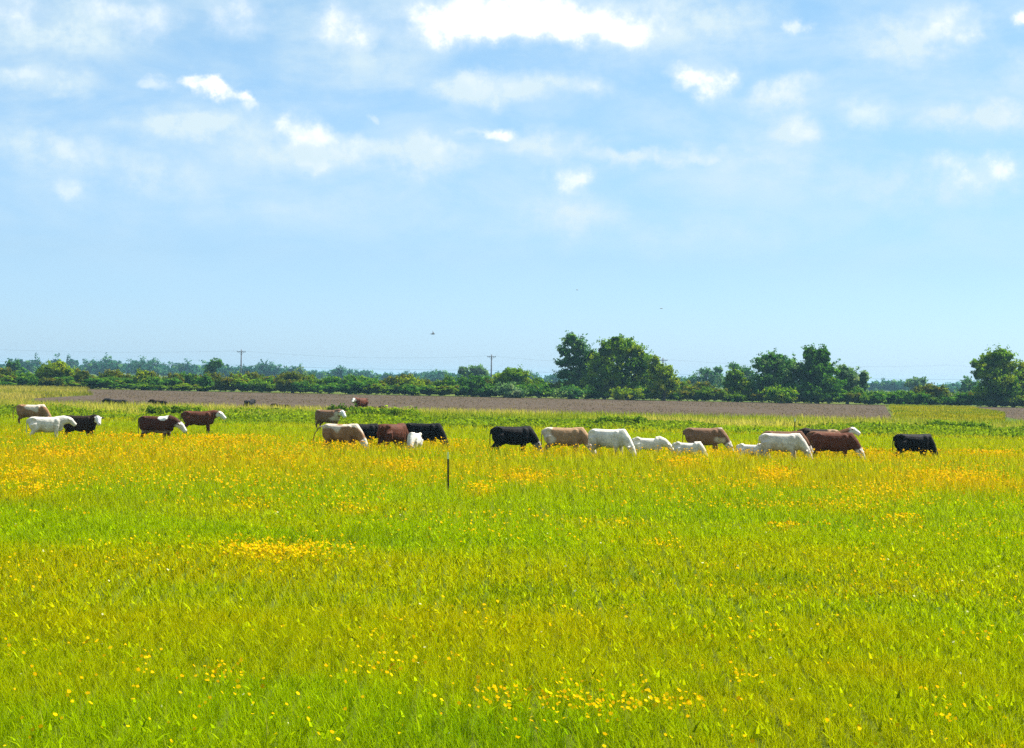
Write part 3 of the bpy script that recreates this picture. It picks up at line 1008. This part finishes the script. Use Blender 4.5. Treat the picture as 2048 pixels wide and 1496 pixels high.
def make_cow(label, px, dist, heading, scale, pose, coat, face=None, patches=None, patch_amt=0.0, lie=False, yaw=0.0, roll_neck=0.0, calf=False, step=0.0, tail=0.0, belly=None, cat=None, name=None, spot=None, sink=0.0, group='cattle grazing in the meadow', fat=1.0):
    COW_N[0] += 1
    if dist < 112:
        dist, scale = dist * .945, scale * .97
    elif dist < 140 and 'swinging' not in label:
        dist, scale = dist * .965, scale * .98
    r = random.Random(COW_N[0] * 13 + 5)
    L = []
    ll = .92 if calf else 1.0            # trunk length
    slim = (.82 if calf else 1.0) * fat
    lift = .02 if calf else 0
    T = [(-.88, 1.12, .07, .09), (-.84, 1.10, .17, .19), (-.74, 1.08, .25, .265), (-.58, 1.065, .285, .295), (-.32, .99, .325, .36), (-.02, .955, .36, .392),
         (.26, .955, .345, .392), (.48, .985, .295, .375), (.62, 1.03, .24, .32), (.76, 1.04, .185, .25), (.86, 1.04, .11, .16)]
    secs = []
    for x, z, hw, hh in T:
        secs.append(((x * ll, 0, z + lift), (0, hw * slim, 0), (0, 0, hh * (slim if calf else 1))))
    L.append(ring_loft(secs, 16, 2.35))
    # hip points, brisket, shoulder blades
    for s in (-1, 1):
        L.append(ball((-.60 * ll, s * .20 * slim, 1.25 + lift), (.15, .10, .10)))
        L.append(ball((.50 * ll, s * .20 * slim, 1.06 + lift), (.17, .11, .26)))
        L.append(ball((-.62 * ll, s * .17 * slim, .92 + lift), (.22, .13, .26)))
    L.append(ball((.66 * ll, 0, .80 + lift), (.18, .14, .17)))
    if not calf:
        L.append(ball((-.42, 0, .66), (.16, .13, .10)))      # udder
    # head and neck
    (hx, hz), (mx, mz) = POSES[pose]
    poll = V3((hx * ll, 0, hz)); muz = V3((mx * ll, 0, mz))
    w = V3((.68 * ll, 0, 1.13 + lift))
    yr = Matrix.Rotation(yaw, 3, 'Z')
    nk = Matrix.Rotation(yaw * .55, 3, 'Z')
    base0 = V3((.52 * ll, 0, 1.08 + lift))
    poll2 = w + nk @ (poll - w)
    muz2 = poll2 + yr @ (muz - poll)
    hd = (muz2 - poll2).normalized()
    side = (nk @ yr @ V3((0, 1, 0))) if False else (yr @ V3((0, 1, 0)))
    nside = nk @ V3((0, 1, 0))
    mid = w.lerp(poll2, .5) + V3((0, 0, .02 if pose != 'up' else -.02))
    L.append(limb([base0, w, mid, poll2 + hd * .08], [.31, .29, .225, .16], nside, .78, 12))
    up_h = hd.cross(side)
    if up_h.z < 0: up_h = -up_h
    L.append(limb([poll2 - hd * .05, poll2 + hd * .03, poll2 + hd * .14, poll2 + hd * .27, poll2 + hd * .39, poll2 + hd * .46, poll2 + hd * .49],
                  [.08, .135, .152, .128, .112, .106, .06], side, .86, 12))
    for s in (-1, 1):
        e0 = poll2 + side * (s * .09) + up_h * .03 + hd * .03
        e1 = e0 + side * (s * .24) - hd * .03 - V3((0, 0, .03))
        L.append(limb([e0, e0.lerp(e1, .5), e1], [.035, .062, .022], up_h, .55, 8))
    # legs
    if lie:
        for s in (-1, 1):
            L.append(limb([(.52 * ll, s * .2, .80), (.74 * ll, s * .25, .70), (.50 * ll, s * .27, .64)], [.12, .085, .06]))
            L.append(limb([(-.55 * ll, s * .22, .86), (-.30 * ll, s * .36, .72), (-.62 * ll, s * .38, .66), (-.36 * ll, s * .40, .64)], [.18, .13, .07, .05]))
    else:
        for s in (-1, 1):
            f = (r.uniform(-.06, .06) + (step * s)) * ll
            b = (r.uniform(-.07, .07) - (step * s * .8)) * ll
            bx = .52 * ll
            L.append(limb([(bx, s * .17 * slim, .95), (bx - .02, s * .18 * slim, .72), (bx + f * .5, s * .165 * slim, .42), (bx + f * .8, s * .16 * slim, .30), (bx + f, s * .155 * slim, .12), (bx + f + .02, s * .155 * slim, .05), (bx + f + .02, s * .155 * slim, 0.0)],
                          [.15, .125, .068, .058, .048, .062, .066]))
            hx0 = -.60 * ll
            L.append(limb([(hx0, s * .17 * slim, 1.0), (hx0 + .10, s * .19 * slim, .74), (hx0 - .02 + b * .4, s * .175 * slim, .58), (hx0 - .14 + b * .7, s * .165 * slim, .46), (hx0 - .10 + b * .9, s * .16 * slim, .28), (hx0 - .06 + b, s * .16 * slim, .12), (hx0 - .03 + b, s * .16 * slim, .05), (hx0 - .03 + b, s * .16 * slim, 0.0)],
                          [.22, .165, .10, .066, .056, .048, .06, .064]))
    # tail
    tb = V3((-.86 * ll, 0, 1.24 + lift))
    sw = tail
    L.append(limb([tb + V3((.06, 0, .02)), tb + V3((-.07 - sw * .1, 0, -.04)), tb + V3((-.10 - sw * .25, .02, -.35)), tb + V3((-.09 - sw * .3, .03, -.60)), tb + V3((-.06 - sw * .25, .03, -.80))], [.04, .034, .026, .03, .018]))
    vv, ff = join_py(L)
    me0 = bpy.data.meshes.new('cow_form')
    me0.from_pydata(vv, [], ff)
    me0.update()
    ob = bpy.data.objects.new('cow_form', me0)
    C.objects.link(ob)
    md = ob.modifiers.new('skin', 'REMESH'); md.mode = 'VOXEL'; md.voxel_size = .026
    sm = ob.modifiers.new('smooth', 'SMOOTH'); sm.factor = .5; sm.iterations = 3
    dg = bpy.context.evaluated_depsgraph_get()
    me = bpy.data.meshes.new_from_object(ob.evaluated_get(dg))
    bpy.data.objects.remove(ob)
    bpy.data.meshes.remove(me0)
    nv = len(me.vertices)
    co = np.empty(nv * 3, dtype=np.float32)
    me.vertices.foreach_get('co', co)
    co = co.reshape(-1, 3)
    # coat
    base = np.array(coat, float)[None].repeat(nv, 0)
    j = COW_N[0] * 31
    mott = fbm(co[:, 0] * 1.0 + co[:, 1] * .6, co[:, 2] * 1.2 + co[:, 1], .30, j)[:, None]
    m2 = fbm(co[:, 0] + co[:, 1], co[:, 2], .09, j + 19)[:, None]
    base = base * (.58 + .54 * mott + .30 * m2)
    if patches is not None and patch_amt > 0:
        q = fbm(co[:, 0] + 3, co[:, 2] * 1.1 + co[:, 1] * .5, .75, j + 3, 2) + .30 * (co[:, 2] - 1.08)  # patches lean to the back: coat markings, with some sunlight painted in
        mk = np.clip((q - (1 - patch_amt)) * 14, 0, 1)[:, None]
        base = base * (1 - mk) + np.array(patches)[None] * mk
    if spot is not None:
        dd = np.hypot(co[:, 0] - spot[0], (co[:, 2] - spot[1]) * 1.2) + .22 * (fbm(co[:, 0] + 5, co[:, 2], .18, j + 5) - .5)
        mk = np.clip((spot[2] - dd) * 22, 0, 1)[:, None]
        base = base * (1 - mk) + np.array(FACE)[None] * mk
    if belly is not None:
        mk = np.clip((.72 - co[:, 2]) * 9, 0, 1)[:, None] * np.clip((co[:, 2] - .55) * 12, 0, 1)[:, None]
        base = base * (1 - mk) + np.array(belly)[None] * mk
    if face is not None:
        p0 = np.array(poll2); h_ = np.array(hd)
        rel = co - p0
        t = rel @ h_
        rad = np.linalg.norm(rel - t[:, None] * h_[None], axis=1)
        earm = np.abs(rel @ np.array(side)) > .165
        wob = fbm(co[:, 0] * 2, co[:, 2] * 2, .2, j + 7) * .12
        mk = (np.clip((t + .02 + wob) * 12, 0, 1) * np.clip((.62 - t) * 10, 0, 1) * (rad < .26) * (~earm))[:, None]
        base = base * (1 - mk) + np.array(face)[None] * mk
    dirt = np.clip((fbm(co[:, 0] * 1.3 + 9, co[:, 2] + co[:, 1], .28, j + 11) - .55 + .5 * (.80 - co[:, 2])) * 3.0, 0, .55)[:, None]
    base = base * (1 - dirt) + base * np.array([[.62, .50, .34]]) * dirt
    hoof = (np.clip((.07 - co[:, 2]) * 30, 0, 1) * (0 if lie else 1))[:, None]
    base = base * (1 - hoof) + np.array([[.03, .025, .02]]) * hoof
    at = me.color_attributes.new('coat', 'FLOAT_COLOR', 'POINT')
    c4 = np.ones((nv, 4), np.float32); c4[:, :3] = np.clip(base, .002, .85)
    at.data.foreach_set('color', c4.ravel())
    me.polygons.foreach_set('use_smooth', np.ones(len(me.polygons), dtype=bool))
    me.materials.append(M_HIDE)
    nm = name or ('calf' if calf else 'cow')
    me.name = nm
    o = bpy.data.objects.new(nm, me)
    C.objects.link(o)
    o.scale = (scale,) * 3
    o.location = (ground_x(px, dist, .9 * scale), dist, (-.60 * scale if lie else 0) - sink)
    o.rotation_euler = (0, 0, heading)
    tag(o, label, cat or ('calf' if calf else 'cow'), group)
    return o


def hide_mat():
    m, g = new_mat('cattle_hide')
    out = g.node('ShaderNodeOutputMaterial')
    at = g.node('ShaderNodeAttribute', attribute_name='coat')
    tc = g.node('ShaderNodeTexCoord')
    n = g.noise(tc.outputs['Object'], 14.0, 5.0, 0.65)
    v = g.ramp(n, .25, .75, .75, 1.2)
    cm = g.node('ShaderNodeCombineXYZ')
    for i in range(3): g.nt.links.new(v, cm.inputs[i])
    col = g.mix(1.0, at.outputs['Color'], cm.outputs[0], 'MULTIPLY')
    p = g.node('ShaderNodeBsdfPrincipled')
    g.put(p.inputs['Base Color'], col)
    p.inputs['Roughness'].default_value = .7
    p.inputs['Specular IOR Level'].default_value = .10
    b = g.node('ShaderNodeBump')
    b.inputs['Strength'].default_value = .35
    b.inputs['Distance'].default_value = .03
    g.put(b.inputs['Height'], g.noise(tc.outputs['Object'], 9.0, 5.0, .6))
    g.nt.links.new(b.outputs[0], p.inputs['Normal'])
    g.nt.links.new(p.outputs[0], out.inputs[0])
    return m


M_HIDE = hide_mat()
WHITE = (.62, .58, .49)
FACE = (.68, .66, .60)
CREAM = (.56, .47, .36)
TAN = (.26, .140, .066)
BUFF = (.31, .190, .100)
BROWN = (.135, .062, .030)
RED = (.095, .030, .014)
DRED = (.060, .020, .011)
BLACK = (.0045, .004, .0045)
DBROWN = (.022, .012, .008)

mc = make_cow
# left group
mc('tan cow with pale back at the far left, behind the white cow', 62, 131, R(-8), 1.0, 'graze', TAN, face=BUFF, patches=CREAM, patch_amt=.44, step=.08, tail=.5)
mc('white cow in front at the far left, head level, facing right', 92, 105, R(14), .93, 'level', WHITE, step=.04)
mc('dark brown cow, white face turned to us, half behind the far-left white cow', 160, 107, R(-14), .97, 'level', DBROWN, face=FACE, yaw=R(-55), step=.05)
mc('dark red cow with lowered white face and white patch over the shoulder', 314, 106, R(-16), 1.02, 'low', DRED, face=FACE, spot=(.42, 1.34, .26), step=.10, belly=(.4, .36, .3))
mc('red-brown cow, head level, white face, right of the dark red cow with the shoulder patch', 397, 119, R(6), .98, 'level', RED, face=FACE, step=.08, sink=-.05)
# far cattle by the ditch
FG = 'far dark cattle resting beyond the ditch'
mc('black cow lying beyond the ditch at left, head to the left', 236, 199, R(180), 1.0, 'lying', (.012, .012, .014), lie=True, sink=-.02, group=FG, yaw=R(20))
mc('small dark brown cow lying beyond the ditch, right of the first black one', 319, 200, R(160), .80, 'lying', DBROWN, lie=True, sink=-.16, group=FG)
mc('black cow lying end-on like a hump beyond the ditch below the first utility pole', 499, 203, R(75), .98, 'lying', (.006, .006, .007), lie=True, sink=-.16, group=FG)
mc('dark brown cow lying flat and low beyond the ditch, right of the black hump', 566, 202, R(180), .82, 'lying', (.03, .018, .012), lie=True, sink=.02, group=FG)
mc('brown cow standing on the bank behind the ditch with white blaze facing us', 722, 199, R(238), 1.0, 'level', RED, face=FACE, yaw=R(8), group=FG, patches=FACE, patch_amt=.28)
mc('tiny dark calf lying in the grass right of the white-faced cow on the bank', 753, 206, R(10), .62, 'lying', DBROWN, lie=True, calf=True, sink=-.08, group=FG)
# middle group
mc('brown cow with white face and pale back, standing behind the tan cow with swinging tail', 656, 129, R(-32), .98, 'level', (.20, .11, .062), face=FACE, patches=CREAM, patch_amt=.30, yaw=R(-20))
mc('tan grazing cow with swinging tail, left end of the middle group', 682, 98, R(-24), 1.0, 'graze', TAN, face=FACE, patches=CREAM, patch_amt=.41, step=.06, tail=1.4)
mc('black cow grazing right behind the tan cow with the swinging tail', 722, 103, R(10), .94, 'graze', BLACK, step=.05)
mc('dark red-brown cow seen from its hind quarters, grazing, middle of the herd', 785, 98.5, R(58), 1.03, 'graze', (.085, .026, .012), face=TAN, step=.04)
mc('small white calf with tan face facing us between the dark red and black cows', 829, 97, R(-100), .84, 'graze', WHITE, calf=True, face=BUFF, sink=.08)
mc('black cow standing behind the small white calf, middle of the herd', 845, 103, R(-12), 1.0, 'graze_deep', BLACK, step=.03)
# right half
mc('black cow with white blaze grazing, left of the tan cow with pale head', 1024, 98, R(16), 1.03, 'graze', BLACK, face=(.35, .33, .3), step=.05)
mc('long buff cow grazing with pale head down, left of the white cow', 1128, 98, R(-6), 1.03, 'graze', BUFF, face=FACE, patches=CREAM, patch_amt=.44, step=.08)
mc('white cow grazing with one foreleg forward, right of the long buff cow', 1216, 97, R(-32), 1.02, 'graze', WHITE, step=.14)
CG = 'white calves among the herd'
mc('white calf with head level, first calf right of the white grazing cow', 1296, 99, R(-4), .83, 'low', WHITE, calf=True, sink=.10, group=CG)
mc('white calf grazing in front of the brown cow with pale neck', 1375, 97, R(-6), .74, 'graze', WHITE, calf=True, sink=.10, group=CG)
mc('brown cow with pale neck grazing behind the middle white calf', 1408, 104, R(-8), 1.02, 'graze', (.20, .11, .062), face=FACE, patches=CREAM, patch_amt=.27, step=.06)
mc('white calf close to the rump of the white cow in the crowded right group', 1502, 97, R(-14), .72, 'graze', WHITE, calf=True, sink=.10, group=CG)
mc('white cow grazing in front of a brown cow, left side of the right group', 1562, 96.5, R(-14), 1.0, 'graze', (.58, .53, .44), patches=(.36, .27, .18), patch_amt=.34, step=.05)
mc('brown cow mostly hidden behind the white grazing cow, white face down', 1566, 100, R(-4), 1.02, 'graze', BROWN, face=FACE, step=.05)
mc('deep red cow with white face grazing, largest of the right group', 1666, 98, R(-8), 1.03, 'graze', RED, face=FACE, step=.06)
mc('brown cow with raised white head and dark ear behind the deep red cow', 1654, 103, R(4), 1.0, 'up', BROWN, face=FACE)
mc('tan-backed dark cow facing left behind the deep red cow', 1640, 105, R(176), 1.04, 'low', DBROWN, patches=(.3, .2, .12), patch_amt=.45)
mc('lone black cow grazing at the right, apart from the herd', 1826, 101, R(14), 1.0, 'graze_deep', BLACK, step=.04)

# ------------------------------------------------------------------ fence posts
def t_post(label, px, dist, hgt, tip, lean, tipmat):
    t = empty('fence_post', (ground_x(px, dist, .8), dist, 0))
    tag(t, label, 'fence post')
    w, th = .025, .006

    def tee(z0, z1, grow=0.0):
        # a T section: flange towards the viewer, web behind, studs along the flange
        pr = [(-w - grow, -.003 - grow), (w + grow, -.003 - grow), (w + grow, .006 + grow), (.006 + grow, .006 + grow), (.006 + grow, .045 + grow), (-.006 - grow, .045 + grow), (-.006 - grow, .006 + grow), (-w - grow, .006 + grow)]
        k = len(pr)
        V = [(a + lean * z, b, z) for z in (z0, z1) for a, b in pr]
        Fs = [(i, (i + 1) % k, k + (i + 1) % k, k + i) for i in range(k)] + [tuple(range(k))[::-1], tuple(range(k, 2 * k))]
        return V, Fs
    lst = [tee(-.25, hgt - tip)]
    z = .15
    while z < hgt - tip - .05:
        x = lean * z
        lst.append(([(x - .012, -.014, z - .012), (x + .012, -.014, z - .012), (x + .012, -.014, z + .012), (x - .012, -.014, z + .012),
                     (x - .012, -.0035, z - .016), (x + .012, -.0035, z - .016), (x + .012, -.0035, z + .016), (x - .012, -.0035, z + .016)],
                    [(0, 3, 2, 1), (4, 5, 6, 7), (0, 1, 5, 4), (1, 2, 6, 5), (2, 3, 7, 6), (3, 0, 4, 7)]))
        z += .09
    link('post', py_mesh('post', lst, False), M_STEEL, t)
    link('painted_tip', py_mesh('painted_tip', [tee(hgt - tip, hgt, .002)], False), tipmat, t)
    return t


t_post('dark steel fence post with pale painted tip standing alone in the meadow', 898, 62.5, 1.24, .20, -.028, M_TIP)
t_post('thin fence post with white tip behind the crowded right group', 1590, 131, 1.36, .2, 0.0, M_TIPW)

# ------------------------------------------------------------------ utility poles and wires
PD = 620.0
def box(x0, x1, y0, y1, z0, z1):
    V = [(x0, y0, z0), (x1, y0, z0), (x1, y1, z0), (x0, y1, z0), (x0, y0, z1), (x1, y0, z1), (x1, y1, z1), (x0, y1, z1)]
    return V, [(0, 3, 2, 1), (4, 5, 6, 7), (0, 1, 5, 4), (1, 2, 6, 5), (2, 3, 7, 6), (3, 0, 4, 7)]


def utility_pole(label, px, top_py):
    x = ground_x(px, PD, 7)
    H = EYE + ((758 + .02 * (px - 1024)) - top_py) * PD / F
    t = empty('utility_pole', (x, PD, 0))
    tag(t, label, 'utility pole')
    link('pole', py_mesh('pole', [tube([(0, 0, -.5), (0, 0, H * .5), (0, 0, H)], [.24, .20, .16], 10)]), M_POLE, t)
    ca = link('crossarm', py_mesh('crossarm', [box(-1.25, 1.25, -.32, -.18, H - .75, H - .58)], False), M_POLE, t)
    for s in (-1, 1):
        link('brace', py_mesh('brace', [tube([(s * .75, -.25, H - .77), (0, -.2, H - 1.5)], [.03, .03], 6)]), M_POLE, t)
    for q in (-1.12, -.45, .45, 1.12):
        link('insulator', py_mesh('insulator', [tube([(q, -.25, H - .575), (q, -.25, H - .50), (q, -.25, H - .44), (q, -.25, H - .36)], [.03, .07, .05, .03], 8)]), M_CERAMIC, ca)
    return x, H


poles = [utility_pole('dark utility pole with crossarm at the left, the most exposed one', 482.5, 699),
         utility_pole('utility pole with crossarm beside the large dark rounded bush', 983, 709),
         utility_pole('utility pole whose top peeks over the right flank of the tallest clump', 1326, 716)]
ends = [(ground_x(-220, PD), poles[0][1])] + poles + [(ground_x(1900, PD), poles[2][1]), (ground_x(2400, PD), poles[2][1])]


def wire(label, off, dz, sag, r):
    pts = []
    for (x0, h0), (x1, h1) in zip(ends[:-1], ends[1:]):
        for i in range(13):
            t = i / 13
            pts.append((x0 + (x1 - x0) * t + off, PD - .25, h0 + (h1 - h0) * t + dz - sag * 4 * t * (1 - t)))
    pts.append((ends[-1][0] + off, PD - .25, ends[-1][1] + dz))
    o = link('power_wire', py_mesh('power_wire', [tube(pts, [r] * len(pts), 5)]), M_WIRE)
    tag(o, label, 'wire')


wire('thick low cable strung across the horizon on the utility poles', 0.0, -4.4, .35, .026)
wire('thin upper wire sagging between the utility pole crossarms, left ends of the arms', -1.12, -.36, 1.2, .007)
wire('thin upper wire sagging between the utility pole crossarms, right ends of the arms', 1.12, -.36, 1.2, .007)

# ------------------------------------------------------------------ birds
def bird(label, px, py, dist, span, heading, bank, mat, flap):
    p = on_dist(px, py, dist)
    s = span
    L = [limb([(-.34 * s, 0, 0), (-.2 * s, 0, .01 * s), (0, 0, .015 * s), (.16 * s, 0, .02 * s), (.24 * s, 0, .03 * s), (.31 * s, 0, .02 * s)], [.02 * s, .06 * s, .085 * s, .07 * s, .05 * s, .006 * s])]
    for sg in (-1, 1):
        L.append(ring_loft([((.02 * s, sg * .03 * s, .03 * s), (.10 * s, 0, 0), (0, 0, .016 * s)), ((.04 * s, sg * .22 * s, .03 * s + flap * .2 * s), (.085 * s, 0, 0), (0, 0, .012 * s)), ((-.02 * s, sg * .48 * s, .03 * s + flap * .4 * s), (.02 * s, 0, 0), (0, 0, .005 * s))], 8))
    L.append(ring_loft([((-.26 * s, 0, .005 * s), (0, .03 * s, 0), (0, 0, .012 * s)), ((-.44 * s, 0, 0), (0, .075 * s, 0), (0, 0, .006 * s))], 8))
    o = link('bird', py_mesh('bird', L), mat)
    o.location = p
    o.rotation_euler = (bank, 0, heading)
    tag(o, label, 'bird')


bird('small dark bird flying low over the middle of the hedge', 866, 668, 130, .42, R(8), R(25), M_BIRD, .5)
bird('faint grey bird high above the tallest tree clump', 1154, 580, 190, .34, R(150), R(-25), M_GREYBIRD, .3)
bird('faint grey bird in the sky right of the tallest tree clump', 1323, 617, 190, .42, R(5), R(10), M_GREYBIRD, .15)

# ------------------------------------------------------------------ haze: a box of pale air round the whole place
def haze():
    m, g = new_mat('pale_air')
    out = g.node('ShaderNodeOutputMaterial')
    v = g.node('ShaderNodeVolumePrincipled')
    v.inputs['Color'].default_value = (0.42, 0.78, 1.0, 1)
    v.inputs['Density'].default_value = 0.00010
    v.inputs['Anisotropy'].default_value = 0.1
    g.nt.links.new(v.outputs[0], out.inputs['Volume'])
    o = link('haze', py_mesh('haze', [box(-6000, 6000, -300, 8000, -1.0, 14.5)], False), m)
    tag(o, 'pale blue summer haze over the far trees', 'haze', kind='stuff')
    o.display_type = 'BOUNDS'


haze()
